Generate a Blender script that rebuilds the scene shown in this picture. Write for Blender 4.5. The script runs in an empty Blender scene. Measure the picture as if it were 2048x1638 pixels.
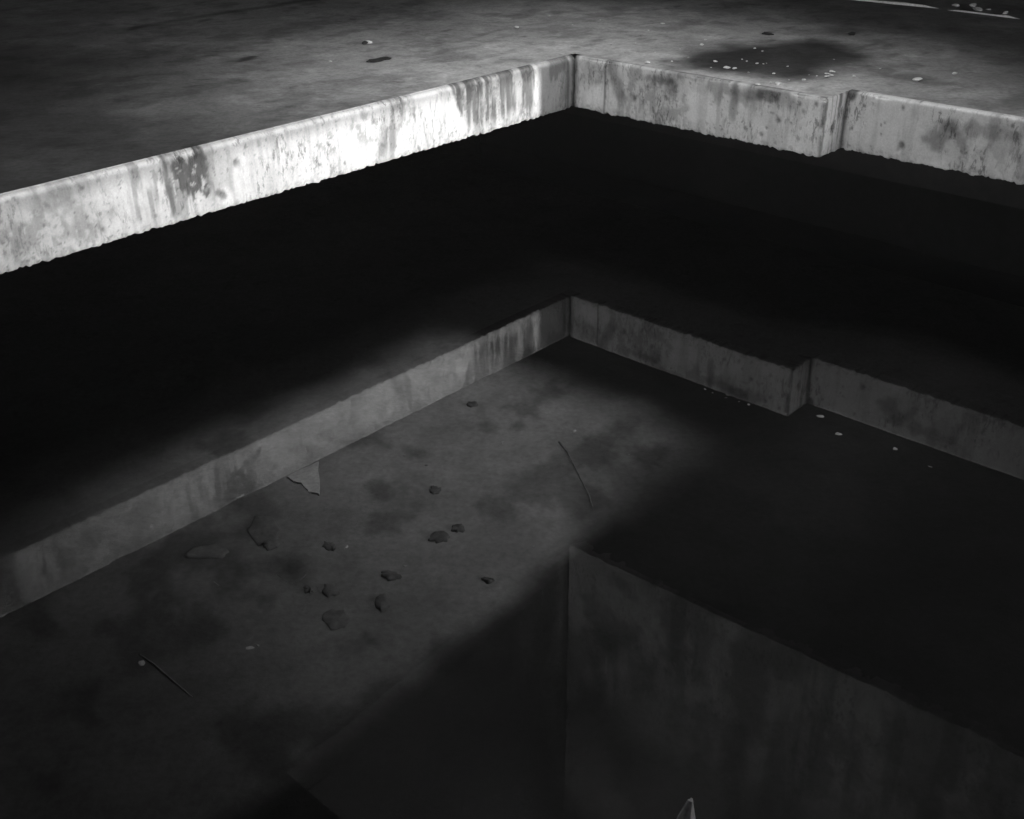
import bpy, math, random
import numpy as np
from mathutils import Matrix, Vector

# ------------------------------------------------------------------ camera, world, sun, exposure
sc = bpy.context.scene
COL = sc.collection
R = math.radians
CAMZ = 1.6
PITCH, ROLL, FPX = .5048, -.0106, 2220.0
cam = bpy.data.objects.new('camera', bpy.data.cameras.new('camera'))
COL.objects.link(cam)
cam.data.sensor_width = 36
cam.data.lens = FPX / 2048 * 36
cam.data.clip_start = .02
cam.data.clip_end = 500
fw = Vector((0, math.cos(PITCH), -math.sin(PITCH)))
up = Vector((0, math.sin(PITCH), math.cos(PITCH)))
rt = Vector((1, 0, 0))
cr, sr = math.cos(ROLL), math.sin(ROLL)
rr = rt * cr + up * sr
uu = up * cr - rt * sr
M = Matrix((rr, uu, -fw)).transposed().to_4x4()
M.translation = (0, 0, CAMZ)
cam.matrix_world = M
sc.camera = cam

# building axes: a runs along the left edge of the pit towards the camera, b along the right edge
C0 = np.array([.4706, 8.0323])
AL = 3.9654
DL = np.array([math.cos(AL), math.sin(AL)])
DR = np.array([-DL[1], DL[0]])
def W(a, b, z=0.0):
    p = C0 + a * DL + b * DR
    return (float(p[0]), float(p[1]), float(z))

SUN_EL, SUN_DELTA = R(10.0), R(10.6)
sd = DR * math.cos(SUN_DELTA) - DL * math.sin(SUN_DELTA)
sun_dir = Vector((sd[0] * math.cos(SUN_EL), sd[1] * math.cos(SUN_EL), math.sin(SUN_EL)))
SUN, SKY, EXPO = .33, .4, 5.4
sl = bpy.data.lights.new('sun', 'SUN')
sl.energy = SUN
sl.angle = R(.6)
sl.color = (1, .995, .985)
so = bpy.data.objects.new('sun', sl)
so.rotation_euler = sun_dir.to_track_quat('Z', 'Y').to_euler()
COL.objects.link(so)
w = bpy.data.worlds.new('World')
sc.world = w
w.use_nodes = True
nt = w.node_tree
sky = nt.nodes.new('ShaderNodeTexSky')
sky.sky_type = 'NISHITA'
sky.sun_disc = False
sky.sun_elevation = SUN_EL
sky.sun_rotation = math.atan2(sun_dir.x, sun_dir.y)
bw = nt.nodes.new('ShaderNodeRGBToBW')          # black-and-white film
nt.links.new(sky.outputs[0], bw.inputs[0])
nt.links.new(bw.outputs[0], nt.nodes['Background'].inputs[0])
nt.nodes['Background'].inputs[1].default_value = SKY
sc.view_settings.view_transform = 'Standard'
sc.view_settings.look = 'None'
sc.view_settings.exposure = EXPO
sc.view_settings.gamma = 1
sc.cycles.max_bounces = 10
sc.cycles.transparent_max_bounces = 12
sc.cycles.use_denoising = True
sc.cycles.use_adaptive_sampling = False

# ------------------------------------------------------------------ pixel helpers (reading positions off the photograph)
def ray(px, py):
    a, b = px - 1024, py - 819
    u, v = a * cr + b * sr, -a * sr + b * cr
    return np.array([u / FPX, math.cos(PITCH) - v / FPX * math.sin(PITCH), -math.sin(PITCH) - v / FPX * math.cos(PITCH)])
def at(px, py, z):
    v = ray(px, py); s = (z - CAMZ) / v[2]
    return v[0] * s, v[1] * s
def toab(x, y):
    r = np.array([x, y]) - C0
    return float(r @ DL), float(r @ DR)
def uv_left(px, py):
    v = ray(px, py); s = (C0 @ DR) / (v[:2] @ DR)
    return float((v[:2] * s - C0) @ DL), float(CAMZ + v[2] * s)
def uv_right(px, py, a0=0.0):
    v = ray(px, py); s = ((C0 + a0 * DL) @ DL) / (v[:2] @ DL)
    return float((v[:2] * s - C0) @ DR), float(CAMZ + v[2] * s)

# ------------------------------------------------------------------ noise
def hash2(ix, iy, seed):
    n = (ix.astype(np.int64) * 374761393 + iy.astype(np.int64) * 668265263 + seed * 1442695041) & 0xffffffff
    n = ((n ^ (n >> 13)) * 1274126177) & 0xffffffff
    n = n ^ (n >> 16)
    return (n & 0xffffff) / float(0xffffff)
def vnoise(x, y, seed=0):
    x = np.asarray(x, float); y = np.asarray(y, float)
    ix, iy = np.floor(x), np.floor(y)
    fx, fy = x - ix, y - iy
    fx = fx * fx * (3 - 2 * fx); fy = fy * fy * (3 - 2 * fy)
    a = hash2(ix, iy, seed); b = hash2(ix + 1, iy, seed); c = hash2(ix, iy + 1, seed); d = hash2(ix + 1, iy + 1, seed)
    return (a * (1 - fx) + b * fx) * (1 - fy) + (c * (1 - fx) + d * fx) * fy
def fbm(x, y, seed=0, oct=5, gain=.55):
    s, amp, t = 0, 1, 0
    for k in range(oct):
        s = s + amp * vnoise(np.asarray(x) * 2 ** k + 17.3 * k, np.asarray(y) * 2 ** k + 9.1 * k, seed + k)
        t += amp; amp *= gain
    return s / t
def sst(e0, e1, x):
    t = np.clip((x - e0) / (e1 - e0), 0, 1)
    return t * t * (3 - 2 * t)

# ------------------------------------------------------------------ materials
def nd(n, t, x=0, **kw):
    o = n.nodes.new(t)
    for k, v in kw.items():
        if k in o.inputs.keys(): o.inputs[k].default_value = v
        else: setattr(o, k, v)
    return o
def concrete(name, base, rough=.85, attr=False, grain=60, grain_amt=.25, bump=.25, blotch=3.0, blotch_amt=.3, bdist=.004, flake=0, fscale=(40, 40, 14)):
    m = bpy.data.materials.new(name); m.use_nodes = True
    n = m.node_tree; L = n.links
    bs = n.nodes['Principled BSDF']
    bs.inputs['Roughness'].default_value = rough
    bs.inputs['Specular IOR Level'].default_value = .25
    tc = nd(n, 'ShaderNodeNewGeometry')
    n1 = nd(n, 'ShaderNodeTexNoise', Scale=grain, Detail=6.0, Roughness=.7)
    n2 = nd(n, 'ShaderNodeTexNoise', Scale=blotch, Detail=7.0, Roughness=.62)
    for q in (n1, n2): L.new(tc.outputs['Position'], q.inputs['Vector'])
    def mr(src, lo, hi, a=.25, b=.75):
        q = nd(n, 'ShaderNodeMapRange'); q.inputs[1].default_value = a; q.inputs[2].default_value = b
        q.inputs[3].default_value = lo; q.inputs[4].default_value = hi; L.new(src, q.inputs[0]); return q.outputs[0]
    def mul(x, y):
        q = nd(n, 'ShaderNodeMath', operation='MULTIPLY'); 
        for k, s in enumerate((x, y)):
            if isinstance(s, float): q.inputs[k].default_value = s
            else: L.new(s, q.inputs[k])
        return q.outputs[0]
    v = mul(mr(n1.outputs[0], 1 - grain_amt, 1 + grain_amt), mr(n2.outputs[0], 1 - blotch_amt, 1 + blotch_amt))
    if attr:
        at_ = nd(n, 'ShaderNodeAttribute'); at_.attribute_name = 'stain_light'
        v = mul(v, at_.outputs['Fac'])
    if flake:
        mp = nd(n, 'ShaderNodeMapping'); mp.inputs['Scale'].default_value = fscale
        L.new(tc.outputs['Position'], mp.inputs['Vector'])
        f1 = nd(n, 'ShaderNodeTexNoise', Scale=1.0, Detail=9.0, Roughness=.72); L.new(mp.outputs[0], f1.inputs['Vector'])
        f2 = nd(n, 'ShaderNodeTexNoise', Scale=3.4, Detail=4.0, Roughness=.6); L.new(tc.outputs['Position'], f2.inputs['Vector'])
        thr = mr(f1.outputs[0], 0.0, 1.0, .53, .585)
        reg = mr(f2.outputs[0], 0.05, 1.0, .44, .62)
        am = mul(thr, reg)
        q = nd(n, 'ShaderNodeMapRange'); q.inputs[3].default_value = 1.0; q.inputs[4].default_value = 1 - flake; L.new(am, q.inputs[0])
        v = mul(v, q.outputs[0])
    v = mul(v, float(base))
    L.new(v, bs.inputs['Base Color'])
    bp = nd(n, 'ShaderNodeBump'); bp.inputs['Strength'].default_value = bump; bp.inputs['Distance'].default_value = bdist
    L.new(n1.outputs[0], bp.inputs['Height']); L.new(bp.outputs[0], bs.inputs['Normal'])
    return m
M_floor = concrete('floor_concrete', .36, attr=True, grain=35, grain_amt=.34, blotch=1.3, blotch_amt=.22, flake=.26, fscale=(9, 9, 9))
M_edge = concrete('edge_concrete', .52, attr=True, grain=90, grain_amt=.16, blotch=5, blotch_amt=.14, bump=.35, flake=.55)
M_rough = concrete('rough_concrete', .22, grain=20, blotch=2)
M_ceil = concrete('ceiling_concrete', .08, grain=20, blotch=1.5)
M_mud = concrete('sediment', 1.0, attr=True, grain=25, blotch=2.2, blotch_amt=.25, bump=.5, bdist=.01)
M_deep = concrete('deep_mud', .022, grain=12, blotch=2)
M_pale = concrete('pale_chip', .62, grain=120, blotch=30, blotch_amt=.2)
M_grey = concrete('grey_chip', .35, grain=120, blotch=30, blotch_amt=.2)
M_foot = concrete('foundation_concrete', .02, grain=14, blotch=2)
M_stick = concrete('sunken_wood', .25, grain=40, blotch=12)
M_flake = concrete('wet_flake', .2, grain=120, blotch=30, blotch_amt=.2)
M_dark = concrete('dark_litter', .035, grain=80, blotch=30)
M_sunk = concrete('sunken_stone', .16, grain=40, blotch=12)
M_scrap = concrete('scrap_sheet', .62, grain=60, blotch=14, blotch_amt=.2)

def mat_water():
    m = bpy.data.materials.new('still_water'); m.use_nodes = True
    n = m.node_tree; L = n.links; n.nodes.remove(n.nodes['Principled BSDF'])
    out = n.nodes['Material Output']
    g = nd(n, 'ShaderNodeBsdfGlossy'); g.inputs['Roughness'].default_value = 0.0; g.inputs['Color'].default_value = (1, 1, 1, 1)
    t = nd(n, 'ShaderNodeBsdfTransparent'); t.inputs['Color'].default_value = (.62, .62, .62, 1)
    fr = nd(n, 'ShaderNodeFresnel'); fr.inputs['IOR'].default_value = 1.34
    mx = nd(n, 'ShaderNodeMixShader')
    geo = nd(n, 'ShaderNodeNewGeometry')
    # the sheet stands for air above and water below without bending rays: same Fresnel curve from both sides
    io = nd(n, 'ShaderNodeMapRange'); io.inputs[3].default_value = 1.45; io.inputs[4].default_value = 1 / 1.45
    L.new(geo.outputs['Backfacing'], io.inputs[0]); L.new(io.outputs[0], fr.inputs['IOR'])
    no = nd(n, 'ShaderNodeTexNoise', Scale=1.6, Detail=3.0)
    bp = nd(n, 'ShaderNodeBump'); bp.inputs['Strength'].default_value = .12; bp.inputs['Distance'].default_value = .003
    L.new(geo.outputs['Position'], no.inputs['Vector']); L.new(no.outputs[0], bp.inputs['Height'])
    L.new(bp.outputs[0], g.inputs['Normal'])
    L.new(fr.outputs[0], mx.inputs[0]); L.new(t.outputs[0], mx.inputs[1]); L.new(g.outputs[0], mx.inputs[2])
    L.new(mx.outputs[0], out.inputs[0])
    return m
M_water = mat_water()

# ------------------------------------------------------------------ object helpers
def mk(name, verts, faces, mat, parent=None, smooth=False, **props):
    me = bpy.data.meshes.new(name)
    me.from_pydata([tuple(map(float, v)) for v in verts], [], faces)
    me.materials.append(mat)
    me.validate(); me.update()
    if smooth:
        me.polygons.foreach_set('use_smooth', [True] * len(me.polygons))
    o = bpy.data.objects.new(name, me)
    COL.objects.link(o)
    if parent: o.parent = parent
    for k, v in props.items(): o[k] = v
    return o
def setattr_(o, vals):
    a = o.data.attributes.new('stain_light', 'FLOAT', 'POINT')
    a.data.foreach_set('value', np.asarray(vals, dtype=np.float32))
def boxes(lst):
    V, F = [], []
    for (a0, a1, b0, b1, z0, z1) in lst:
        k = len(V)
        V += [W(a, b, z) for z in (z0, z1) for (a, b) in ((a0, b0), (a1, b0), (a1, b1), (a0, b1))]
        F += [(k, k+3, k+2, k+1), (k+4, k+5, k+6, k+7), (k, k+1, k+5, k+4), (k+1, k+2, k+6, k+5), (k+2, k+3, k+7, k+6), (k+3, k, k+4, k+7)]
    return V, F
def box_obj(name, lst, mat, **p):
    V, F = boxes(lst); return mk(name, V, F, mat, **p)

T, HW = .355, 1.093                     # slab thickness, depth of the water below the floor
NB, REC = 1.9565, .26                   # the jog in the right-hand edge
A_NEAR, B_FAR = 5.9, 11.6
AMIN, AMAX, BMIN, BMAX = -9.0, 9.0, -9.0, 13.6
ZC = 3.0
LIP = .05                               # strip of floor that belongs to the edge pieces

# ------------------------------------------------------------------ floor slab (one sheet with its underside)
def lines(lo, hi, pts, fine, f0, f1):
    s = set([lo, hi] + pts)
    x = f0
    while x < f1: s.add(round(x, 4)); x += fine
    x = lo
    while x < hi: s.add(round(x, 3)); x += .5
    s = sorted(s)
    out = [s[0]]
    for q in s[1:]:
        if q - out[-1] > 1e-3 or q in pts:
            if q - out[-1] <= 1e-3: out[-1] = q
            else: out.append(q)
    return np.array(out)
al = lines(AMIN, AMAX, [-LIP, -REC - LIP, A_NEAR], .03, -5, 5.2)
bl = lines(BMIN, BMAX, [-LIP, NB - .0, B_FAR], .03, -6, 4.6)
def in_hole(a, b):
    if a > A_NEAR or b > B_FAR: return False
    return (a > -LIP and b > -LIP and b <= NB) or (a > -REC - LIP and b > NB)
na, nb_ = len(al), len(bl)
AA, BB = np.meshgrid(al, bl, indexing='ij')

def ell(x, y, cx, cy, rx, ry, rot=0, soft=.35):
    c, s = math.cos(rot), math.sin(rot)
    dx, dy = x - cx, y - cy
    u = (dx * c + dy * s) / rx; v = (-dx * s + dy * c) / ry
    return 1 - sst(1 - soft, 1 + soft, np.sqrt(u * u + v * v))
def floor_stain_light(a, b):
    st = np.ones_like(a)
    n1 = fbm(a * 1.1, b * 1.1, 5); n2 = fbm(a * 6, b * 6, 11); n3 = fbm(a * 22, b * 22, 31, 3)
    st *= .78 + .44 * n1
    st *= .79 + .42 * n2
    st *= .82 + .36 * n3
    st *= 1 - .30 * sst(.54, .66, fbm(a * 3 + b, b * 5 - a, 13, 5, .62))
    st *= 1 - .22 * sst(.60, .66, fbm(a * 14, b * 14, 15, 4)) * sst(.45, .6, fbm(a * 1.7, b * 1.7, 19))
    st *= 1 + .25 * sst(.58, .70, fbm(a * 4 - b, b * 3 + a, 17, 5))
    wa = a + .35 * (fbm(a * 1.5, b * 1.5, 71) - .5); wb = b + .35 * (fbm(a * 1.5, b * 1.5, 83) - .5)
    # the big damp patch beside the right-hand edge, traced from its outline
    out = [(1325, 122), (1375, 103), (1450, 90), (1530, 82), (1620, 76), (1700, 88), (1725, 112), (1700, 135), (1660, 150), (1600, 161), (1520, 158), (1440, 150), (1370, 138)]
    P = [toab(*at(x, y, 0)) for x, y in out]
    d = poly_dist(a + .10 * (fbm(a * 3, b * 3, 91) - .5), b + .10 * (fbm(a * 3, b * 3, 93) - .5), P)
    st *= 1 - .88 * (1 - sst(-.20, .16, d + .42 * (fbm(a * 2.6, b * 2.6, 95, 6) - .5)))
    out = [(1600, 62), (1680, 56), (1740, 66), (1690, 74), (1620, 70)]
    P = [toab(*at(x, y, 0)) for x, y in out]
    st *= 1 - .45 * (1 - sst(-.12, .12, poly_dist(wa, wb, P)))
    out = [(1760, 150), (1830, 146), (1880, 158), (1840, 166), (1790, 160)]
    P = [toab(*at(x, y, 0)) for x, y in out]
    st *= 1 - .40 * (1 - sst(-.06, .06, poly_dist(a, b, P)))
    out = [(1480, 15), (1720, 62), (1900, 110), (2048, 165), (2400, 200), (2300, -60), (1500, -80)]
    P = [toab(*at(x, y, 0)) for x, y in out]
    st *= 1 - .68 * (1 - sst(-.7, .5, poly_dist(wa, wb, P)))  # far right floor darkened in the colour for the light falloff there
    # light falloff painted in: darker left and far right, paler by the corner
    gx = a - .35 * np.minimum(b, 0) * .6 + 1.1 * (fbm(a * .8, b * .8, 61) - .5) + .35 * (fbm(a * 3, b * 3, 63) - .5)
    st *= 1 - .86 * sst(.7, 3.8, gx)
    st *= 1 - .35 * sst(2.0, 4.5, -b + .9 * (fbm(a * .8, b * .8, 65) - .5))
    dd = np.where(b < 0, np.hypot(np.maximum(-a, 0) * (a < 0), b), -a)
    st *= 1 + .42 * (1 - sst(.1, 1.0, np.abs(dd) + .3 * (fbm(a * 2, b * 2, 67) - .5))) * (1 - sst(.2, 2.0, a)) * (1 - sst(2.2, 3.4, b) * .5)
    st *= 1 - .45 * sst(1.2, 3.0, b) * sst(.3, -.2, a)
    # small black marks
    for px, py, wx, wy, k in [(758, 119, 23, 4.5, .8), (497, 117, 25, 4, .75), (390, 118, 55, 4, .3), (270, 56, 16, 4, .6), (408, 41, 16, 3, .5), (895, 61, 10, 2, .5),
                           (1050, 72, 11, 1.2, .6), (1534, 66, 12, 3, .75), (1545, 80, 10, 2, .6), (1705, 67, 9, 4, .6), (258, 297, 11, 2.5, .5), (380, 173, 14, 2, .4), (490, 174, 3, 1.5, .6),
                           (115, 294, 16, 2.5, .35), (86, 179, 7, 2, .4), (1010, 122, 25, 5, .3), (880, 105, 40, 4, .22), (960, 88, 45, 6, .2), (1170, 92, 28, 4, .25), (1780, 112, 24, 4, .35), (1850, 106, 9, 2, .4), (1735, 92, 25, 3, .4), (350, 240, 60, 5, .22), (560, 215, 70, 6, .18), (560, 200, 25, 3, .2)]:
        c = np.array(toab(*at(px, py, 0))); r = np.array(toab(*at(px + wx, py - wx * .22, 0))) - c; q = np.array(toab(*at(px, py + wy, 0))) - c
        det = r[0] * q[1] - r[1] * q[0]
        da, db = a - c[0] + .03 * (fbm(a * 12, b * 12, 7) - .5), b - c[1] + .03 * (fbm(a * 12, b * 12, 8) - .5)
        u = (da * q[1] - db * q[0]) / det; v = (-da * r[1] + db * r[0]) / det
        st *= 1 - k * (1 - sst(.5, 1.3, np.sqrt(u * u + v * v) + .5 * (n3 - .5)))
    # construction joint running away at the upper left
    p0 = np.array(toab(*at(255, 58, 0))); p1 = np.array(toab(*at(640, -4, 0))); dv = p1 - p0; ln = np.linalg.norm(dv); dv /= ln
    t = (a - p0[0]) * dv[0] + (b - p0[1]) * dv[1]; s = -(a - p0[0]) * dv[1] + (b - p0[1]) * dv[0]
    st *= 1 - .55 * (1 - sst(.02, .10, np.abs(s + .10 * (fbm(t * 2, s * 0, 3) - .5)))) * sst(-.3, .2, t) * (.5 + .8 * fbm(t * 3, s, 23))
    return np.clip(st, .05, 1.6)
def poly_dist(x, y, P):
    d = np.full(x.shape, 1e9); ins = np.zeros(x.shape, bool)
    n = len(P)
    for i in range(n):
        x0, y0 = P[i]; x1, y1 = P[(i + 1) % n]
        ex, ey = x1 - x0, y1 - y0
        t = np.clip(((x - x0) * ex + (y - y0) * ey) / (ex * ex + ey * ey), 0, 1)
        d = np.minimum(d, np.hypot(x - x0 - t * ex, y - y0 - t * ey))
        c = ((y0 > y) != (y1 > y)) & (x < (x1 - x0) * (y - y0) / (y1 - y0 + 1e-12) + x0)
        ins ^= c
    return np.where(ins, -d, d)

zf = .004 * (fbm(AA * 1.5, BB * 1.5, 41) - .5)
zf[np.minimum(np.abs(AA + LIP), np.abs(AA + REC + LIP)) < .02] = 0
V = [W(a, b, z) for a, b, z in zip(AA.ravel(), BB.ravel(), zf.ravel())]
F = []
for i in range(na - 1):
    am = (al[i] + al[i + 1]) / 2
    for j in range(nb_ - 1):
        if in_hole(am, (bl[j] + bl[j + 1]) / 2): continue
        F.append((i * nb_ + j, i * nb_ + j + 1, (i + 1) * nb_ + j + 1, (i + 1) * nb_ + j))
F = [f[::-1] for f in F]
st = floor_stain_light(AA, BB).ravel()
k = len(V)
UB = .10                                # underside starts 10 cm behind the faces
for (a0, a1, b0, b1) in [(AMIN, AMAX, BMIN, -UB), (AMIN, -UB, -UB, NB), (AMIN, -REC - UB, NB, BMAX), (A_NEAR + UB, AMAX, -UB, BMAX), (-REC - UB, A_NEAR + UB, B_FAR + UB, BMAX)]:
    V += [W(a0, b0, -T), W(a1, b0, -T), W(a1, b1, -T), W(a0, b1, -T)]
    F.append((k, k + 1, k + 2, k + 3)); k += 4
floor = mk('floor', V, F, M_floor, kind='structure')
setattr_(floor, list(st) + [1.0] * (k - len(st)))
floor.data.polygons.foreach_set('use_smooth', [True] * len(floor.data.polygons))

# ------------------------------------------------------------------ edge pieces of the slab
def edge_piece(name, u0, u1, place, rim, stain_fn, seed, du=.009, label=None, rj=.012, cap0=False):
    """profile: floor lip -> rounded arris -> face -> ragged foot -> return under the slab.
    place(u, out, z): out = distance out from the face plane into the pit"""
    us = np.arange(u0, u1 + du * .5, du); us[-1] = u1
    prof = [(-LIP, 0.0), (-LIP * .75, 0.0)]
    for q in np.linspace(0, 1, 7):
        t = q * math.pi / 2
        prof.append((-rim + rim * math.sin(t), -rim + rim * math.cos(t)))
    nz = 36
    zs = np.linspace(-rim, -T, nz + 1)[1:]
    prof += [(0.0, z) for z in zs]
    prof += [(-.012, -T - .004), (-.05, -T), (-UB, -T)]
    prof = np.array(prof); m = len(prof)
    U = np.repeat(us[:, None], m, 1); O = np.repeat(prof[None, :, 0], len(us), 0); Z = np.repeat(prof[None, :, 1], len(us), 0)
    O0, Z0 = O.copy(), Z.copy()
    face = sst(0, .02, -Z) * (np.arange(m) < m - 1)
    # spalling and form marks
    d = .006 * (fbm(U * 9, Z * 9, seed) - .5) + .003 * (fbm(U * 40, Z * 40, seed + 3, 3) - .5)
    chip = sst(.66, .80, fbm(U * 10, Z * 30, seed + 9, 4)) * sst(-T + .10, -T, -(-Z)) * 0
    O = O + (d) * face
    # pits and holes in the face
    for (hu, hz, hr, hd) in HOLES.get(name_key(name, seed), []):
        g = np.exp(-((U - hu) ** 2 + (Z - hz) ** 2) / (hr * hr))
        O = O - hd * g * face
    # ragged foot
    low = sst(-.30, -T, Z) * (np.arange(m) < m - 2)
    rag = (fbm(us * 9, us * 0, seed + 20, 4) - .5) * .8 + (fbm(us * 55, us * 0, seed + 23, 3, .8) - .5) * 1.7
    rag2 = np.maximum(0, vnoise(us * 30, us * 0, seed + 31) - .62) * 2
    Z = Z + low * (rj * rag - rj * .9 * rag2)[:, None] * (O0 > -.06)
    O = O - low * (.01 * np.abs(rag))[:, None]
    # worn arris
    arr = np.exp(-((np.arange(m) - 6) / 3.0) ** 2)
    wear = .010 * sst(.55, .8, fbm(us * 5, us * 0, seed + 40, 5)) + .004 * fbm(us * 25, us * 0, seed + 41, 3)
    O = O - arr[None] * wear[:, None] * .8; Z = Z - arr[None] * wear[:, None] * .9
    V = [place(u, o, z) for u, o, z in zip(U.ravel(), O.ravel(), Z.ravel())]
    idx = np.arange(len(us) * m).reshape(len(us), m)
    F = np.stack([idx[:-1, :-1].ravel(), idx[:-1, 1:].ravel(), idx[1:, 1:].ravel(), idx[1:, :-1].ravel()], 1).tolist()
    ob = mk(name, V, F, M_edge, smooth=True)
    setattr_(ob, stain_fn(U, Z0, O0).ravel())
    ob['label'] = label; ob['category'] = 'slab edge'; ob['group'] = 'concrete edges round the flooded pit'
    return ob
HOLES = {}
def name_key(n, s): return s
def LU(px, py): return uv_left(px, py)
def RU(px, py): return uv_right(px, py)
def R2U(px, py): return uv_right(px, py, -REC)
HOLES[100] = [(*LU(472, 325), .016, .02), (*LU(447, 390), .014, .018), (*LU(208, 461), .014, .02), (*LU(690, 326), .008, .008), (*LU(662, 332), .008, .008)]
HOLES[200] = [(*RU(1556, 241), .016, .018), (*RU(1523, 270), .014, .014), (*RU(1533, 256), .008, .01), (*RU(1465, 190), .01, .008)]
HOLES[300] = [(*R2U(1803, 290), .014, .02), (*R2U(1798, 300), .012, .02), (*R2U(1805, 216), .01, .01), (*R2U(1745, 208), .006, .008), (*R2U(1730, 212), .006, .008)]
HOLES[400] = [(.12, -.20, .016, .02)]

def streaks(U, Z, seed, fu=28, fz=2.2):
    """vertical run marks"""
    return fbm(U * fu + .6 * fbm(U * 8, Z * 5, seed + 5), Z * fz, seed, 4)
def blob(U, Z, cu, cz, ru, rz, seed, soft=.45, rag=.9):
    n = fbm(U * 16, Z * 10, seed, 5) - .5
    d = np.sqrt(((U - cu) / ru) ** 2 + ((Z - cz) / rz) ** 2) + rag * n * 1.6
    return 1 - sst(1 - soft, 1 + soft * .4, d)
def flake(U, Z, seed, lo=.5, hi=.58, f=28):
    return sst(lo, hi, fbm(U * f, Z * f * .7, seed, 5, .62))
def box_m(U, Z, u0, u1, z0, z1, s=.03, seed=0, rag=.05):
    n = (fbm(U * 14, Z * 9, seed, 4) - .5) * rag * 2
    m = (fbm(U * 25, Z * 5, seed + 3, 4) - .5) * rag * 3
    return sst(u0 - s, u0 + s, U + n) * (1 - sst(u1 - s, u1 + s, U + n)) * sst(z0 - s, z0 + s, Z + m) * (1 - sst(z1 - s, z1 + s, Z + m))
def common(U, Z, seed):
    st = np.ones_like(U)
    st *= .90 + .20 * fbm(U * 3, Z * 3, seed)
    s1 = streaks(U, Z, seed + 1)
    st *= 1 - .22 * sst(.52, .72, s1) * (.4 + .9 * fbm(U * 4, Z * 4, seed + 2))
    # specks
    sp = sst(.70, .76, fbm(U * 60, Z * 55, seed + 6, 3)) * sst(.42, .62, fbm(U * 3.1, Z * 3, seed + 7))
    st *= 1 - .45 * sp
    # scum line at the foot
    st *= 1 - .35 * sst(.55, .66, fbm(U * 45, Z * 45, seed + 8, 4)) * sst(-.29, -T, Z)
    return st
def stain_glint_left(U, Z, O):
    st = common(U, Z, 100) * .41
    s = streaks(U, Z, 141, 34, 3); fk = flake(U, Z, 151)
    def m(k, mask): 
        nonlocal st
        st = st * (1 - k * mask)
    # grey run-stained field with a slanting left border
    slant = 1.215 + (-.02 - Z) * -.42
    n = (fbm(U * 18, Z * 12, 161, 4) - .5)
    fld = sst(.42, .47, U) * (1 - sst(-.012, .02, U - slant + .05 * n))
    m(.74, fld * (.35 + .65 * sst(.36, .56, s + .25 * (Z + .2))) * (1 - .75 * sst(-.24, -.33, Z + .10 * n)))
    m(.45, fld * fk * sst(.4, .6, fbm(U * 6, Z * 5, 163)))
        # pale untouched tongue, then a grey wedge hanging beside it
    slant2 = 1.625 + sst(0, -.355, Z) * .10
    wd = sst(-.01, .02, U - slant2 + .03 * n) * (1 - sst(.10, .22, U - slant2 + .12 * n + .25 * sst(-.12, -.3, Z) * 0))
    m(.58, wd * (.45 + .55 * sst(.4, .6, s)) * (1 - .5 * sst(-.28, -.34, Z)))
    for hu, hz, r in [(1.66, -.06, .10), (1.95, -.10, .10), (2.25, -.13, .09), (1.85, -.2, .07)]:
        m(.35, blob(U, Z, hu, hz, r, r * 1.3, 170) * fk)
    # fine cracks and runs in the pale tongue
    for cu, sl, sd in [(1.50, .25, 181), (1.42, .16, 182), (1.36, .12, 183), (1.56, .05, 184)]:
        c = np.abs(U - cu + sl * (-Z - .03) * .5 + .06 * (fbm(Z * 9, U * 0, sd, 4) - .5))
        m(.38, (1 - sst(.002, .007, c)) * sst(.35, .55, fbm(Z * 14, U * 2, sd + 3)) * sst(-.04, -.08, Z))
    # dark corner
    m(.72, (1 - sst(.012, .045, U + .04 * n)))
    m(.50, (1 - sst(.006, .02, np.abs(U - .075 + .012 * n))) * .9)
    m(.45, box_m(U, Z, .09, .26, -.12, .01, .02, 190, .05))
    m(.25, box_m(U, Z, .06, .15, -.30, .0, .02, 191, .05))
    m(.55, (1 - sst(.003, .012, np.abs(U - .44 + .02 * n))) * sst(-.2, -.12, Z))
    # flaky patch with its two runs
    m(.78, box_m(U, Z, 3.04, 3.27, -.27, -.02, .03, 201, .09) * flake(U, Z, 203, .42, .50, 24))
    m(.45, box_m(U, Z, 3.05, 3.5, -.33, -.03, .04, 205, .12) * sst(.42, .56, s))
    m(.5, (1 - sst(.006, .022, np.abs(U - 3.30 + .03 * n))) * sst(-.34, -.3, Z))
    m(.25, blob(U, Z, 3.1, -.16, .20, .16, 207))
    # far left mottling
    m(.42, blob(U, Z, 4.02, -.22, .34, .15, 211, .5) * (.35 + .65 * flake(U, Z, 213, .44, .54, 16)))
    m(.25, blob(U, Z, 3.93, -.06, .22, .06, 215))
    m(.40, blob(U, Z, 4.3, -.2, .25, .2, 217) * flake(U, Z, 219, .45, .56, 14))
    for (px, py, r) in [(472, 325, .040), (447, 390, .034), (208, 461, .022), (690, 326, .015), (662, 332, .015), (548, 316, .02), (165, 376, .018), (240, 377, .007), (437, 384, .03)]:
        hu, hz = uv_left(px, py); m(.62, blob(U, Z, hu, hz, r * .7, r * .8, 220, .7, 1.1))
    for (px, py, L) in [(405, 345, .1), (415, 360, .12), (555, 305, .1), (575, 310, .12), (518, 300, .1), (600, 300, .08), (635, 320, .06), (196, 356, .05)]:
        hu, hz = uv_left(px, py); m(.30, (1 - sst(.004, .018, np.abs(U - hu + .02 * n))) * (1 - sst(L * .4, L, np.abs(Z - hz))) * sst(.4, .5, fk + .3))
    # worn arris made paler, the sun it catches put into the colour
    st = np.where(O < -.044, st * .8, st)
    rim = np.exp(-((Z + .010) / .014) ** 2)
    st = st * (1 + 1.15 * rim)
    return np.clip(st, .06, 1.5)
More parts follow.
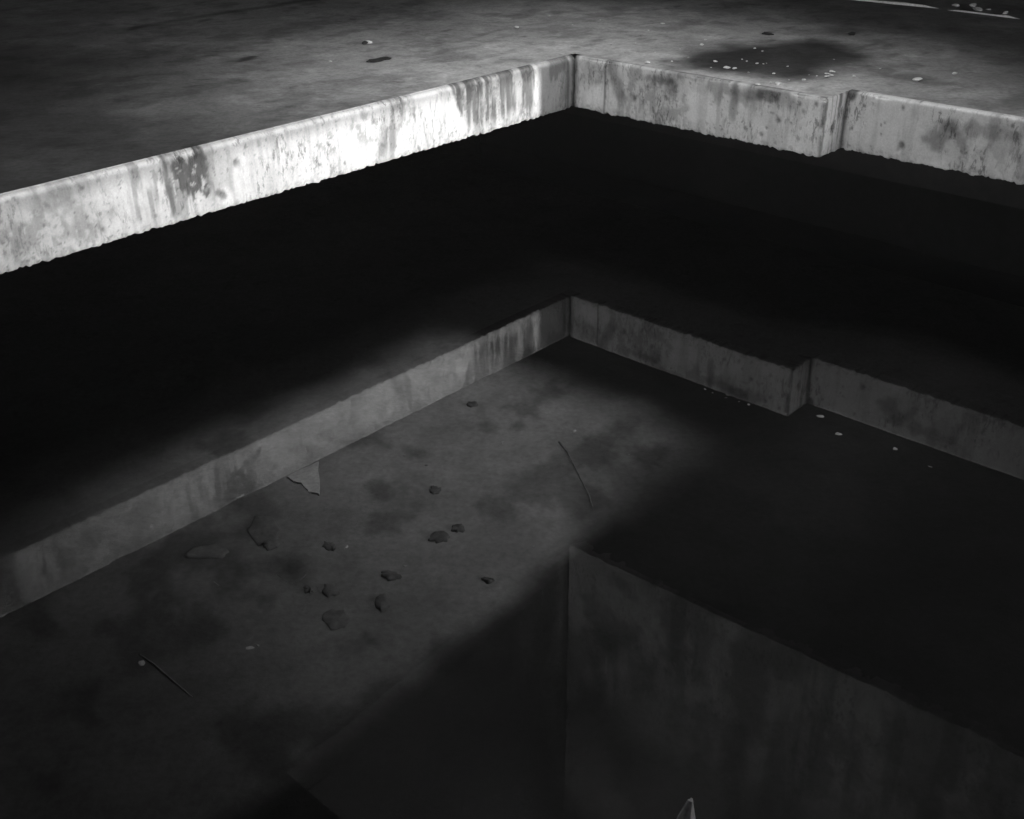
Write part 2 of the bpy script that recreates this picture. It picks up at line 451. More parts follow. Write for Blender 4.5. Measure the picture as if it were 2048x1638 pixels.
def stain_right(U, Z, O):
    st = common(U, Z, 300) * 1.12
    s = streaks(U, Z, 341, 30, 3); fk = flake(U, Z, 351)
    n = (fbm(U * 18, Z * 12, 361, 4) - .5)
    def m(k, mask):
        nonlocal st
        st = st * (1 - k * mask)
    def pb(k, px, py, ru, rz, sd, mod=None, soft=.45, rag=.9):
        hu, hz = uv_right(px, py); b_ = blob(U, Z, hu, hz, ru, rz, sd, soft, rag)
        m(k, b_ if mod is None else b_ * mod)
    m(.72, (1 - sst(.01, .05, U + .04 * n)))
    pb(.42, 1190, 150, .17, .10, 365, .5 + .5 * fk)
    m(.62, (1 - sst(.003, .012, np.abs(U - .272 + .012 * n))))
    sl = np.abs(U - .34 - .45 * (-Z - .05) + .06 * n)
    m(.50, (1 - sst(.02, .07, sl)) * sst(-.29, -.2, Z))
    m(.40, box_m(U, Z, .42, .95, -.33, -.02, .05, 371, .10) * (.3 + .7 * flake(U, Z, 373, .45, .55, 22)))
    pb(.55, 1322, 160, .13, .05, 375); pb(.45, 1345, 172, .05, .06, 376)
    m(.40, box_m(U, Z, 1.12, 1.75, -.10, .01, .03, 377, .08) * .9)
    pb(.45, 1468, 205, .035, .13, 378, None, .5, .5); pb(.6, 1540, 195, .09, .045, 379); pb(.4, 1500, 190, .10, .04, 380); pb(.35, 1370, 150, .2, .03, 381)
    # lime bloom
    hu, hz = uv_right(1392, 212); st = st * (1 + .16 * blob(U, Z, hu, hz, .17, .11, 383, .3, .4))
    hu, hz = uv_right(1190, 195); st = st * (1 + .14 * blob(U, Z, hu, hz, .09, .09, 384, .3, .4))
    for (px, py, r) in [(1556, 241, .034), (1523, 270, .030), (1533, 256, .018), (1582, 246, .016), (1583, 262, .014), (1270, 195, .028), (1370, 190, .012), (1490, 255, .02), (1632, 208, .026), (1600, 208, .02), (1606, 223, .03)]:
        pb(.62, px, py, r * .62, r * .75, 385, None, .7, 1.1)
    m(.55, (1 - sst(.01, .045, NB - U + .05 * n)) * sst(.38, .5, fk * .5 + fbm(U * 20, Z * 14, 389)))
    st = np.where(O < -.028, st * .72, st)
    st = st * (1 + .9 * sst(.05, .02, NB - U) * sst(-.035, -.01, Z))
    return np.clip(st, .06, 1.9)
def stain_right2(U, Z, O):
    st = common(U, Z, 500) * .98
    s = streaks(U, Z, 541, 30, 3); fk = flake(U, Z, 551)
    n = (fbm(U * 18, Z * 12, 561, 4) - .5)
    def m(k, mask):
        nonlocal st
        st = st * (1 - k * mask)
    def pb(k, px, py, ru, rz, sd, mod=None, soft=.45, rag=.9):
        hu, hz = R2U(px, py); b_ = blob(U, Z, hu, hz, ru, rz, sd, soft, rag)
        m(k, b_ if mod is None else b_ * mod)
    m(.5, 1 - sst(.004, .016, U - NB + .01 * n))
    pb(.75, 1703, 191, .035, .05, 571, None, .5, .6)
    for (px, py, r) in [(1803, 292, .040), (1805, 217, .028), (1745, 208, .016), (1730, 212, .016), (1722, 205, .014), (1762, 250, .012), (1762, 268, .014), (1705, 257, .012), (1840, 203, .014), (1880, 225, .012), (2025, 252, .02), (1770, 245, .01)]:
        pb(.65, px, py, r * .62, r * .75, 575, None, .7, 1.1)
    pb(.50, 1880, 272, .10, .10, 577, .3 + .7 * sst(.4, .55, s)); pb(.45, 1911, 300, .09, .12, 579, .3 + .7 * fk)
    pb(.30, 2000, 290, .35, .2, 581, .4 + .6 * flake(U, Z, 583, .42, .54, 10)); m(.30, sst(2.9, 3.6, U))
    pb(.35, 1960, 260, .25, .05, 585)
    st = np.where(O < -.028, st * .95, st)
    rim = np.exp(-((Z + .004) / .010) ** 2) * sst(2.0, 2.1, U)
    return np.clip(st * (1 + .35 * rim), .06, 1.5)
edge_piece('slab_edge', 0.0, 6.1, lambda u, o, z: W(u, o, z), .040, stain_glint_left, 100,
           label='long sunlit concrete edge left of the pit corner, with grey runs and a white tongue')
edge_piece('slab_edge', 0.0, NB, lambda u, o, z: W(o, u, z), .009, stain_right, 200,
           label='short grey stained concrete edge between the pit corner and the jog')
edge_piece('slab_edge', NB, 7.5, lambda u, o, z: W(-REC + o, u, z), .012, stain_right2, 300,
           label='set back grey concrete edge right of the jog, with a hole and dark mottling')
def stain_ret(U, Z, O):
    st = common(U, Z, 700) * .72
    st = st * (1 - .6 * sst(.62, .72, streaks(U, Z, 741, 60, 2)))
    st = st * (1 - .6 * (1 - sst(.01, .03, U))) 
    st = st * (1 - .6 * blob(U, Z, .12, -.20, .035, .05, 743, .5, .6)) * (1 - .5 * (1 - sst(.01, .04, REC - U)))
    return np.clip(st, .06, 1.3)
edge_piece('slab_edge', 0.0, REC, lambda u, o, z: W(-u, NB + o, z), .008, stain_ret, 400,
           label='narrow streaked return face of the concrete jog')
# outer corner cap of the jog
# ------------------------------------------------------------------ the rest of the slab rim (near and far side of the pit)
for (a0, a1, b0, b1, lab) in [(A_NEAR, A_NEAR + UB, -UB, B_FAR, 'plain concrete edge of the pit below the camera'), (-REC - UB, A_NEAR + UB, B_FAR, B_FAR + UB, 'plain concrete edge at the far right end of the pit')]:
    box_obj('slab_edge', [(a0, a1, b0, b1, -T, -.001)], M_rough, label=lab, category='slab edge')
box_obj('slab_edge', [(-REC - UB, -REC, 7.5, B_FAR, -T, -.001)], M_rough, label='rough concrete edge beyond the right end of the photo', category='slab edge')

# ------------------------------------------------------------------ building shell
ZR = 6.5                                 # roof
box_obj('wall', [(AMIN - .3, AMAX + .3, BMIN - .3, BMIN, -4.5, ZR), (AMIN - .3, AMIN, BMIN, BMAX, -4.5, ZR), (AMAX, AMAX + .3, BMIN, .3, -4.5, ZR), (AMAX, AMAX + .3, 2.9, BMAX, -4.5, ZR), (AMAX, AMAX + .3, .3, 2.9, -4.5, .25), (AMAX, AMAX + .3, .3, 2.9, 1.0, ZR)], M_ceil,  # opening in the near wall added to light the right edge faces
        label='dark concrete walls closing the flooded building', category='wall')
WA0, WA1, WZ0, WZ1 = -2.42, 1.95, 2.04, 2.45  # slot sized to pass only the low sun onto the left edge
box_obj('wall', [(AMIN - .3, WA0, BMAX, BMAX + .3, -4.5, ZR), (WA1, AMAX + .3, BMAX, BMAX + .3, -4.5, ZR), (WA0, WA1, BMAX, BMAX + .3, -4.5, WZ0), (WA0, WA1, BMAX, BMAX + .3, WZ1, ZR)], M_ceil,
        label='end wall with a long unseen slot cut to trim the low sun', category='wall')
# vertical bars added out of view in the slot, wider where the sun fades
bars = []
x = WA0
while x < WA1 - .06:
    af = x + 2.54
    tr = float(np.interp(af, [0, 2.0, 2.6, 3.2, 3.8, 4.3, 5], [1, 1, .9, .75, .6, .42, .3]))
    if tr < .98: bars.append((x, x + .06 * (1 - tr), BMAX + .12, BMAX + .15, WZ0 + .002, WZ1 - .002))
    x += .06
box_obj('sun_fade_bars', bars, M_dark, label='row of added upright bars that thin the sun in the end wall slot', category='blocker')
# the storey above: its opening is a little wider than the pit; the skylight is over the pit corner
ZB = 2.6
def poly_prism(name, pts, z0, z1, mat, **p):
    n = len(pts); V = [W(a, b, z0) for a, b in pts] + [W(a, b, z1) for a, b in pts]
    F = [tuple(range(n)), tuple(range(n, 2 * n))[::-1]] + [(i, (i + 1) % n, n + (i + 1) % n, n + i) for i in range(n)]
    return mk(name, V, F, mat, **p)
KA, KB = -.63, -.47                      # upper opening: corner
def up_a(b): return KA + (b - KB) * -.044
def up_b(a): return KB + (a - KA) * .073
UA, UBF = 3.0, 10.5                      # its near and far ends
V, F = [], []
quads = [[(AMIN, BMIN), (KA, BMIN), (KA, KB), (AMIN, KB)], [(KA, BMIN), (AMAX, BMIN), (AMAX, up_b(AMAX)), (KA, KB)],
         [(AMIN, KB), (KA, KB), (up_a(UBF), UBF), (AMIN, UBF)], [(AMIN, UBF), (AMAX, UBF), (AMAX, BMAX), (AMIN, BMAX)], [(UA, up_b(UA)), (AMAX, up_b(AMAX)), (AMAX, UBF), (UA, UBF)]]
for q in quads:
    for z, rev in ((ZB, False), (ZB + .35, True)):
        k = len(V); V += [W(a, b, z) for a, b in q]; f = (k, k + 1, k + 2, k + 3); F.append(f[::-1] if rev else f)
mk('ceiling', V, F, M_ceil, kind='structure')
SA0, SA1, SB0, SB1 = -.1, 1.9, 0, 2.8
box_obj('roof', [(AMIN, SA0, BMIN, BMAX, ZR + .002, ZR + .25), (SA1, AMAX, BMIN, BMAX, ZR + .002, ZR + .25), (SA0, SA1, BMIN, SB0, ZR + .002, ZR + .25), (SA0, SA1, SB1, BMAX, ZR + .002, ZR + .25)], M_ceil, kind='structure')
box_obj('shade_column', [(-1.35, -.67, 5.0, 5.6, .002, ZB - .002)], M_rough, label='square unseen column placed to shade the pit corner and the jog return', category='column')  # unseen column placed to cast the sharp shade by the pit corner
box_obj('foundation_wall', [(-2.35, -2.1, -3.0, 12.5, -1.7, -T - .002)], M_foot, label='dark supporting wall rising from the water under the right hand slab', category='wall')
# sampling portals in the three daylight openings (they emit nothing, they only tell the renderer where the sky is)
def portal(name, c, x_dir, y_dir, sx, sy):
    l = bpy.data.lights.new(name, 'AREA'); l.shape = 'RECTANGLE'; l.size = sx; l.size_y = sy
    l.cycles.is_portal = True
    o = bpy.data.objects.new(name, l); COL.objects.link(o)
    x = Vector(x_dir).normalized(); y = Vector(y_dir).normalized(); z = x.cross(y)
    m = Matrix((x, y, z)).transposed().to_4x4(); m.translation = c
    o.matrix_world = m
VL, VR = Vector((DL[0], DL[1], 0)), Vector((DR[0], DR[1], 0))
portal('skylight_portal', W((SA0 + SA1) / 2, (SB0 + SB1) / 2, ZR + .126), VL, VR, SA1 - SA0, SB1 - SB0)      # faces -z
portal('slot_portal', W((WA0 + WA1) / 2, BMAX + .2, (WZ0 + WZ1) / 2), VL, Vector((0, 0, -1)), WA1 - WA0, WZ1 - WZ0)
portal('side_portal', W(AMAX + .15, 1.6, .625), VR, Vector((0, 0, 1)), 2.6, .75)
def tall_face(name, P, n, label, seed):
    us = np.arange(0, n, .03); zs = np.linspace(ZB - .004, ZR - .01, 110)
    U, Z = np.meshgrid(us, zs, indexing='ij')
    jag = .06 * (fbm(us * 5, us * 0, seed + 2, 6, .65) - .5) * 2
    jag = np.minimum(jag, 0)
    Zv = Z + np.exp(-((Z - ZB) / .06) ** 2) * jag[:, None]
    d = .01 * (fbm(U * 5, Z * 5, seed) - .5)
    idx = np.arange(U.size).reshape(U.shape)
    nu, nz = U.shape
    V = [P(u, .012 + o, z) for u, o, z in zip(U.ravel(), d.ravel(), Zv.ravel())] + [P(u, -.2, z + .012) for u, z in zip(U.ravel(), Z.ravel())]
    q = np.stack([idx[:-1, :-1].ravel(), idx[:-1, 1:].ravel(), idx[1:, 1:].ravel(), idx[1:, :-1].ravel()], 1)
    F = q.tolist() + (q[:, ::-1] + U.size).tolist()
    for e in (0, nz - 1):
        F += [(int(idx[i, e]), int(idx[i + 1, e]), int(idx[i + 1, e]) + U.size, int(idx[i, e]) + U.size) for i in range(nu - 1)]
    o = mk(name, V, F, M_edge, label=label, category='wall')
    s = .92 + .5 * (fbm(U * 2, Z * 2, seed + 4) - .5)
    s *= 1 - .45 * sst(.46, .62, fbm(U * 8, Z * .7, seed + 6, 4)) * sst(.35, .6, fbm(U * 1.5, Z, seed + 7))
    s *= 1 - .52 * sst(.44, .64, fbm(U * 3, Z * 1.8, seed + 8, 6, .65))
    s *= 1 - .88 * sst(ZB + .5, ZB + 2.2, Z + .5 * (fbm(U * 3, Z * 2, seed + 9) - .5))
    if seed == 1050: s *= .05 + .30 * np.exp(-U / .4)  # left wall darkened as if unlit, with light painted by the corner
    setattr_(o, np.concatenate([s.ravel(), s.ravel()]))
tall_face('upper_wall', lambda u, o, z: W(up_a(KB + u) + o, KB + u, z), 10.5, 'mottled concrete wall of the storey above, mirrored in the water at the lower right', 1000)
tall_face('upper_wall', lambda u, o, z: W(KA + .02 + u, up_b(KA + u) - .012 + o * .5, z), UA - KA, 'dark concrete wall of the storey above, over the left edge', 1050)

# ------------------------------------------------------------------ water and what lies under it
V = [W(AMIN, BMIN, -HW), W(AMAX, BMIN, -HW), W(AMAX, BMAX, -HW), W(AMIN, BMAX, -HW)]
water = mk('water', V, [(0, 1, 2, 3)], M_water, kind='structure')
if water.data.polygons[0].normal.z < 0: water.data.flip_normals()

ZS, ZD = -1.6, -2.75
sa = np.arange(-3, 8.01, .035); sb = np.arange(-6, 9.01, .04)
A2, B2 = np.meshgrid(sa, sb, indexing='ij')
Z3 = ZS + .03 * (fbm(A2 * 1.4, B2 * 1.4, 801) - .5) + .012 * (fbm(A2 * 7, B2 * 7, 811) - .5)
na2, nb2 = A2.shape
idx = np.arange(A2.size).reshape(A2.shape)
F = np.stack([idx[:-1, :-1].ravel(), idx[1:, :-1].ravel(), idx[1:, 1:].ravel(), idx[:-1, 1:].ravel()], 1).tolist()
V = [W(a, b, z) for a, b, z in zip(A2.ravel(), B2.ravel(), Z3.ravel())]
# pool of light painted into the bottom colour: pale patch, fading towards the camera
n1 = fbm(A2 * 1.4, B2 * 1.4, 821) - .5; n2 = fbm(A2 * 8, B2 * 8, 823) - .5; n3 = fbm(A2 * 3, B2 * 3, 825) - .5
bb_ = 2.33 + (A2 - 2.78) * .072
lit_patch = (1 - sst(-1, 1, (B2 - bb_ + .10 * n3 + .25 * (1 - sst(1.9, 2.9, A2))) / (.10 + .42 * (1 - sst(1.9, 2.9, A2))))) * sst(-.12, .42, B2 + .30 * n1) * sst(-.34, .22, A2 - 1.62 + .25 * n1 + .05 * n3)
falloff = sst(2.1, 5.0, A2 + .9 * n1 - .55 * (B2 - 1.4) * 0) 
pal = .42 * (1 + .5 * n1 + .35 * n2) * (1 - .78 * falloff)
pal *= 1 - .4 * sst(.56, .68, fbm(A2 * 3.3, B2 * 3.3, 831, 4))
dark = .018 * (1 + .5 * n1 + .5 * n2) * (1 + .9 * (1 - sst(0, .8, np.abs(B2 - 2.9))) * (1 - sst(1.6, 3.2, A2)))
st = dark + (pal - dark) * lit_patch
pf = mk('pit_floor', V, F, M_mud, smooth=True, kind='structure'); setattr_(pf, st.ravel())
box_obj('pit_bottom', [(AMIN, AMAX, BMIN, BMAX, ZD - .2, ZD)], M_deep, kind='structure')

# ------------------------------------------------------------------ small things
rnd = random.Random(4)
def lump(name, pos, r, mat, flat=.5, seed=0, yaw=0, stretch=1.0, label='', cat='', group=None, sub=2):
    import bmesh
    bm = bmesh.new(); bmesh.ops.create_icosphere(bm, subdivisions=sub, radius=1)
    rg = random.Random(seed)
    cuts = [(Vector((rg.gauss(0, 1), rg.gauss(0, 1), rg.gauss(0, 1))).normalized(), rg.uniform(.45, .85)) for _ in range(9)]
    for v in bm.verts:
        for nrm, d in cuts:
            e = v.co.dot(nrm) - d
            if e > 0: v.co -= nrm * e
        v.co *= 1 + rg.uniform(-.05, .05)
        v.co.x *= stretch; v.co.z *= flat
    zmin = min(v.co.z for v in bm.verts)
    for v in bm.verts: v.co.z -= zmin + .06; v.co *= r
    me = bpy.data.meshes.new(name); bm.to_mesh(me); bm.free(); me.materials.append(mat)
    o = bpy.data.objects.new(name, me); o.location = pos; o.rotation_euler = (0, 0, yaw); COL.objects.link(o)
    o['label'] = label; o['category'] = cat
    if group: o['group'] = group
    return o
# pale chips on the floor (photo pixel, radius in metres)
G1 = 'pale concrete chips scattered on the floor near the edge'
chips = [(1294, 126, .022, 'biggest pale chip at the arris right of the pit corner'),
 (1344, 123, .012, None), (1430, 124, .018, 'flat pale chip in the left half of the damp patch'), (1453, 137, .022, 'bright chip in the lower left of the damp patch, left of a pair'),
 (1469, 138, .018, 'bright chip in the lower left of the damp patch, right of a pair'), (1509, 97, .012, None), (1524, 103, .012, None), (1514, 127, .012, None), (1527, 128, .008, None), (1533, 127, .008, None),
 (1547, 147, .013, None), (1557, 168, .024, 'bright chip below the damp patch, close to the right edge arris'), (1516, 170, .018, 'pale chip half over the right edge arris'), (1540, 166, .01, None),
 (1608, 161, .017, 'bright chip at the lower border of the damp patch'), (1665, 144, .022, 'bright chip at the top of the small cluster right of the damp patch'), (1655, 148, .015, 'middle chip of the small cluster right of the damp patch'), (1653, 154, .019, 'lower left chip of the small cluster right of the damp patch'),
 (1662, 152, .016, 'lower right chip of the small cluster right of the damp patch'), (1708, 153, .012, None), (1326, 48, .018, 'single pale chip far back behind the damp patch'), (1334, 64, .014, None), (1410, 80, .014, None), (1403, 90, .016, 'flat chip on the upper left border of the damp patch'),
 (1835, 161, .026, 'pale chip on the floor right of the jog'), (1909, 148, .020, 'dim pale chip on the floor at the far right'), (1033, 56, .020, 'round pale chip on the floor behind the pit corner'), (1280, 72, .012, None), (1297, 61, .010, None), (1493, 123, .010, None), (1632, 155, .009, None), (1634, 152, .008, None), (1630, 163, .009, None),
 (1222, 90, .009, None), (1190, 96, .008, None), (1165, 84, .008, None), (1250, 105, .009, None), (1098, 32, .012, None), (1270, 86, .010, None), (1377, 115, .008, None), (1760, 138, .010, None), (661, 123, .012, None), (1497, 145, .008, None), (1575, 133, .009, None), (1484, 119, .008, None), (1668, 119, .010, None),
 (1422, 135, .007, None), (1578, 160, .007, None), (1618, 150, .007, None), (1310, 105, .008, None), (1360, 98, .007, None), (1240, 66, .009, None), (1145, 50, .009, None), (1200, 40, .009, None)]
def crumb_spot(px, py):
    if px < 1000: return 'tiny pale concrete crumb alone on the left part of the floor', 'tiny crumbs on the left'
    if px < 1280: return 'tiny pale concrete crumb on the floor just behind the pit corner', 'tiny crumbs behind the pit corner'
    if 1400 < px < 1600 and 84 < py < 150: return 'tiny pale concrete crumb inside the dark damp patch', 'tiny crumbs in the damp patch'
    if px > 1700: return 'tiny pale concrete crumb on the floor right of the damp patch', 'tiny crumbs right of the damp patch'
    if py > 145: return 'tiny pale concrete crumb between the damp patch and the jog of the edge', 'tiny crumbs by the jog'
    if py < 90: return 'tiny pale concrete crumb on the floor behind the damp patch', 'tiny crumbs behind the damp patch'
    return 'tiny pale concrete crumb on the floor at the left tip of the damp patch', 'tiny crumbs left of the damp patch'
for k, (px, py, r, lab) in enumerate(chips):
    x, y = at(px, py, .003)
    small = lab is None
    lump('concrete_chip', (x, y, .002), r, M_pale if (k % 3 or not small) else M_grey, .45, k + 10, rnd.uniform(0, 6), rnd.uniform(1, 1.6),
         lab or crumb_spot(px, py)[0], 'chip', crumb_spot(px, py)[1] if small else G1, 1 if small else 2)
x, y = at(738, 87, .004)
lump('concrete_chip', (x, y, .003), .03, M_pale, .5, 501, .4, 1.2, 'lone pale chip on the floor above the black mark, left of centre', 'chip', G1)
x, y = at(730, 88, .004)
lump('litter_scrap', (x, y, .003), .028, M_dark, .5, 502, .9, 1.2, 'small dark scrap touching the lone pale chip', 'litter')

def scrap(name, pts, z, th, mat, label, cat, seed=0, **kw):
    """thin broken sheet; pts are photo pixels on the level z"""
    P = [at(x, y, z) for x, y in pts]
    Q = []
    rg = random.Random(seed)
    for i in range(len(P)):
        a, b = P[i], P[(i + 1) % len(P)]
        for t in np.linspace(0, 1, 5)[:-1]:
            j = .004
            Q.append((a[0] * (1 - t) + b[0] * t + rg.uniform(-j, j), a[1] * (1 - t) + b[1] * t + rg.uniform(-j, j)))
    n = len(Q)
    V = [(x, y, z - th / 2) for x, y in Q] + [(x, y, z + th / 2) for x, y in Q]
    F = [tuple(range(n))[::-1], tuple(range(n, 2 * n))] + [(i, (i + 1) % n, n + (i + 1) % n, n + i) for i in range(n)]
    return mk(name, V, F, mat, label=label, category=cat, **kw)
# dark leaf scraps on the floor
for pts, lab in [([(733, 123), (740, 119), (752, 118), (760, 115.5), (772, 114), (782, 116), (779, 118.5), (768, 119), (762, 122), (750, 124), (741, 123.5)], 'flat black scrap lying on the floor near the middle of the photo'),
                 ([(1524, 67), (1530, 64), (1542, 67), (1548, 69), (1538, 70)], 'small black curled scrap behind the damp patch'),
                 ([(1697, 67), (1704, 64), (1711, 66), (1708, 70), (1700, 70)], 'small black scrap at the far right of the floor')]:
    scrap('litter_scrap', pts, .006, .006, M_dark, lab, 'litter', 3)
# sheet of scrap at the water beside the reflected edge
scrap('scrap_sheet', [(574, 955), (637, 924), (640, 990), (618, 985), (604, 968), (588, 964)], -1.16, .012, M_scrap, 'pale triangular broken sheet just under the water by the reflected left edge', 'sheet', 9)
# bright flakes floating on the water; row left of the jog stands for mirrored crumbs
flakes = [(1150, 862, .014, 'floating flake between the reflected corner and the lit pit floor'), (1005, 885, .013, 'floating flake over the upper part of the lit pit floor'), (853, 930, .009, None), (808, 911, .009, None), (693, 1094, .014, 'floating flake over the dark sunken stones on the left'),
          (811, 1132, .012, 'floating flake above the small sunken slab in the middle'), (1067, 1093, .010, 'floating flake near the submerged corner'), (1230, 820, .007, None), (1258, 910, .010, None), (283, 1326, .020, 'dim floating flake at the lower left'),
          (1640, 832, .022, 'pale flake just below the reflected jog'), (1677, 868, .022, 'pale broken flake right of and below the reflected jog'), (1790, 898, .018, 'dim flake below the reflected set back edge'), (1860, 933, .012, 'faintest flake at the far right below the reflected edge'),
          (500, 1296, .018, 'smeared pale flake at the left over the dark pit floor'), (516, 1290, .010, None), (870, 985, .006, None), (1410, 778, .010, None), (1425, 785, .008, None), (1452, 795, .008, None), (1478, 803, .008, None), (1497, 809, .012, 'pale speck standing in for a mirrored crumb left of the jog')]
for k, (px, py, r, lab) in enumerate(flakes):
    x, y = at(px, py, -HW)
    lump('floating_flake', (x, y, -HW - .002), r * .8, M_flake, .25, 700 + k, rnd.uniform(0, 6), 1.4, lab or 'tiny pale speck floating on the dark water', 'flake', 'pale flakes floating on the water' if lab else 'tiny specks on the water', 1)
# sunken stones and slabs on the pit floor
def sunk(pts, h, lab, seed):
    P = [at(x, y, ZS) for x, y in pts]
    cx, cy = sum(p[0] for p in P) / len(P), sum(p[1] for p in P) / len(P)
    rg = random.Random(seed)
    n0 = len(P); Q = []
    for i in range(n0):
        a, b = P[i], P[(i + 1) % n0]
        for t in (0, .33, .66): Q.append((a[0] * (1 - t) + b[0] * t + rg.uniform(-.008, .008), a[1] * (1 - t) + b[1] * t + rg.uniform(-.008, .008)))
    n = len(Q)
    ring = lambda s, z: [(cx + (x - cx) * s, cy + (y - cy) * s, z + rg.uniform(-.004, .004)) for x, y in Q]
    V = ring(1.06, ZS - .03) + ring(1, ZS + h * .5) + ring(.88, ZS + h) + ring(.4, ZS + h * 1.1) + [(cx, cy, ZS + h * 1.1)]
    F = []
    for r_ in range(3):
        for i in range(n): F.append((r_ * n + i, r_ * n + (i + 1) % n, (r_ + 1) * n + (i + 1) % n, (r_ + 1) * n + i))
    for i in range(n): F.append((3 * n + i, 3 * n + (i + 1) % n, 4 * n))
    mk('sunken_stone', V, F, M_sunk, smooth=True, label=lab, category='stone', group='stones lying on the flooded pit floor')
def rect(x, y, w_, h_, s=0):
    return [(x - w_, y + s), (x - w_ * .6, y - h_), (x + w_ * .5, y - h_ - s), (x + w_, y - s * .5), (x + w_ * .7, y + h_ * .7), (x - w_ * .3, y + h_)]
for i, (P, h, lab) in enumerate([(rect(412, 1108, 44, 12, 5), .04, 'long dark flat stone at the upper left of the pit floor'), (rect(528, 1062, 32, 30), .03, 'large round dark stone left on the pit floor'),
    (rect(541, 1092, 19, 9), .06, 'small black stone on the lower side of the large round one'), (rect(659, 1095, 13, 9), .05, 'small dark stone right of the large round one'), (rect(878, 1076, 20, 9, 4), .05, 'dark stone in the middle of the pit floor, left of a pair'),
    (rect(915, 1058, 14, 6, 4), .04, 'dark stone in the middle of the pit floor, right of a pair'), (rect(781, 1152, 21, 8, -3), .05, 'narrow dark slab right of the centre of the stones'), (rect(661, 1182, 16, 12), .05, 'dark round stone in the lower middle of the stones'),
    (rect(766, 1207, 15, 17), .05, 'upright looking dark stone below the narrow slab'), (rect(672, 1240, 28, 20), .025, 'large faint slab lowest among the stones'), (rect(975, 1160, 13, 5, -3), .04, 'small dark stone nearest the shadow border'),
    (rect(870, 981, 11, 8), .03, 'small dim stone high on the pit floor near the reflected edge'), (rect(617, 1180, 10, 7), .03, 'small dim stone left of the lower middle round one'), (rect(945, 809, 11, 5), .03, 'tiny dim stone close under the reflected edge')]):
    sunk(P, h * .22, lab, i)
def rod(pts, z, r, name, label, cat, mat):
    P = [Vector((*at(x, y, z), z + r * .6)) for x, y in pts]
    V, F = [], []
    for i, p in enumerate(P):
        d = (P[min(i + 1, len(P) - 1)] - P[max(i - 1, 0)]).normalized(); s = d.cross(Vector((0, 0, 1))).normalized(); u_ = s.cross(d)
        rr_ = r * (1 - .4 * i / len(P))
        for q in range(8):
            t = q * math.pi / 4; V.append(tuple(p + s * math.cos(t) * rr_ + u_ * math.sin(t) * rr_))
    for i in range(len(P) - 1):
        for q in range(8): F.append((i * 8 + q, i * 8 + (q + 1) % 8, (i + 1) * 8 + (q + 1) % 8, (i + 1) * 8 + q))
    F += [tuple(range(8))[::-1], tuple(range(len(V) - 8, len(V)))]
    mk(name, V, F, mat, smooth=True, label=label, category=cat)
rod([(1118, 885), (1135, 905), (1150, 935), (1162, 960), (1178, 990), (1185, 1015)], ZS, .005, 'sunken_stick', 'dark curved stick under water on the right of the lit pit floor', 'stick', M_stick)
rod([(555, 1150), (575, 1165), (597, 1165), (612, 1150)], ZS, .004, 'sunken_stick', 'bent dark stick between the sunken stones', 'stick', M_stick)
rod([(428, 1165), (452, 1183), (475, 1170)], ZS, .004, 'sunken_stick', 'short bent stick left of the sunken stones', 'stick', M_stick)
rod([(280, 1310), (310, 1330), (350, 1365), (385, 1395)], ZS, .004, 'sunken_stick', 'long thin stick at the lower left of the pit floor', 'stick', M_stick)
# stub of broken timber standing in the water at the bottom of the photo
def stake():
    z0, z1 = -1.45, -1.0
    top = [(1378, 1599), (1385, 1600), (1388, 1612), (1372, 1612)]
    x, y = at(1382, 1600, -1.13)
    V = []
    for k, (z, r, ox, oy) in enumerate([(ZD, .16, -.10, -.20), (-2.0, .12, -.09, -.16), (-1.5, .085, -.06, -.10), (-1.28, .05, -.03, -.05), (-1.19, .028, -.012, -.015), (-1.13, .008, 0, 0)]):
        for q in range(9):
            t = q * 2 * math.pi / 9; w_ = 1 + .35 * math.sin(q * 2.3 + k * .8)
            V.append((x + ox + r * w_ * math.cos(t), y + oy + r * w_ * math.sin(t), z))
    F = [(k * 9 + q, k * 9 + (q + 1) % 9, (k + 1) * 9 + (q + 1) % 9, (k + 1) * 9 + q) for k in range(5) for q in range(9)] + [tuple(range(45, 54))]
    mk('broken_rock', V, F, M_scrap, label='pointed pale rock tip under the water at the bottom edge', category='rock')
stake()
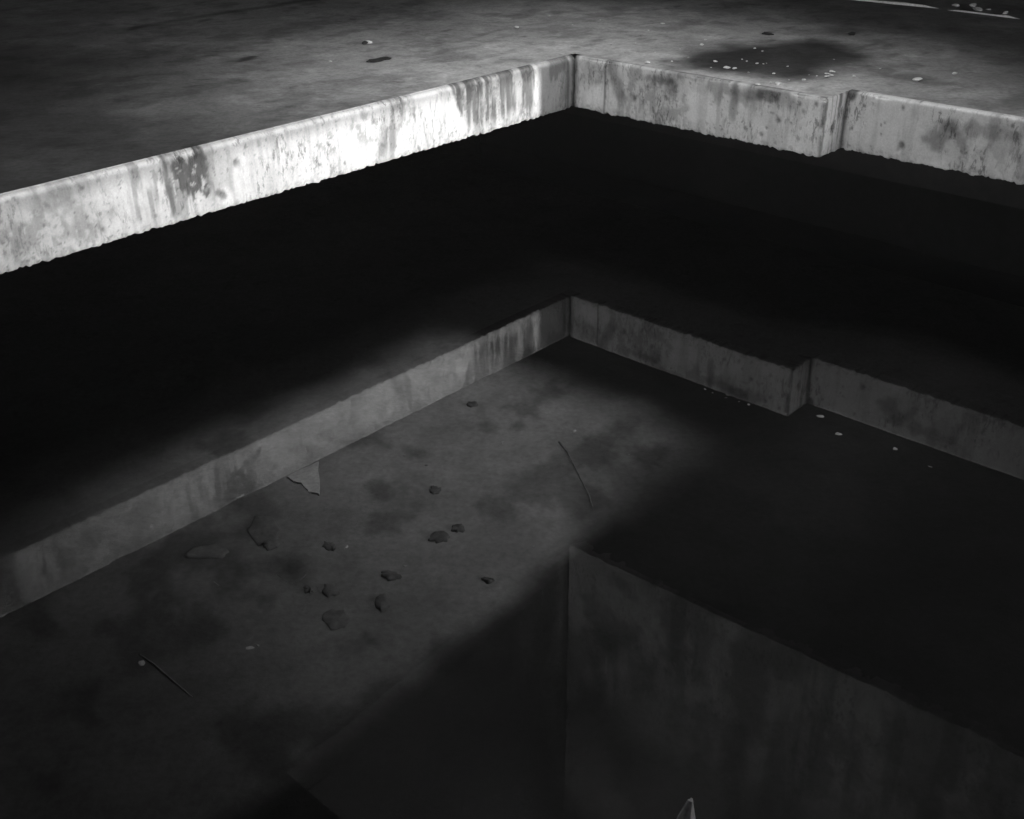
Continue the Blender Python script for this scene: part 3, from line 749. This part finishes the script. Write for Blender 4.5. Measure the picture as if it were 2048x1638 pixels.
# rubble line far back on the right: two lengths of broken kerb with crumbs
def kerb(pts, h, wd, label, seed):
    P = [np.array(at(x, y, .0)) for x, y in pts]
    d = (P[-1] - P[0]); L = np.linalg.norm(d); d /= L; nrm = np.array([-d[1], d[0]])
    n = int(L / .03); V = []
    for i in range(n + 1):
        c = P[0] + d * L * i / n
        t = i / n; e = min(1, 6 * t, 6 * (1 - t))
        hh = h * e * (.5 + .9 * float(fbm(i * .25, 0, seed))); ww = wd * (.5 + float(fbm(i * .2, 3, seed)))
        for q, (o, z) in enumerate([(-1, -.002), (-.7, .8), (0, 1), (.7, .7), (1, -.002)]):
            p = c + nrm * o * ww * .5; V.append((p[0], p[1], max(-.002, z * hh) if q not in (0, 4) else -.002))
    F = [(i * 5 + q, (i + 1) * 5 + q, (i + 1) * 5 + q + 1, i * 5 + q + 1) for i in range(n) for q in range(4)]
    mk('broken_kerb', V, F, M_pale, smooth=False, label=label, category='kerb', group='broken pale kerb at the back right')
kerb([(1680, -3), (1772, 2), (1878, 17)], .022, .03, 'brighter left length of broken pale kerb at the top right', 5)
kerb([(1895, 20), (1950, 28), (2040, 38)], .014, .025, 'thinner right length of broken pale kerb at the top right', 8)
for k, (px, py, r) in enumerate([(1910, 13, .03), (1945, 14, .035), (1955, 22, .04), (1975, 20, .02), (2010, 28, .03)]):
    x, y = at(px, py, 0)
    lump('kerb_crumb', (x, y, 0), r, M_grey, .5, 900 + k, k, 1.5, 'crumb of broken kerb behind its right length', 'chip', 'crumbs of the broken kerb')

# ------------------------------------------------------------------ damp air in the closed building
V, F = boxes([(AMIN - .6, AMAX + .6, BMIN - .6, BMAX + .6, -4.6, ZR + .6)])
hm = bpy.data.materials.new('damp_air'); hm.use_nodes = True
hn = hm.node_tree; hn.nodes.remove(hn.nodes['Principled BSDF'])
pv = hn.nodes.new('ShaderNodeVolumePrincipled'); pv.inputs['Color'].default_value = (.8, .8, .8, 1); pv.inputs['Density'].default_value = .0011
hn.links.new(pv.outputs[0], hn.nodes['Material Output'].inputs['Volume'])
mk('haze', V, F, hm, kind='stuff')
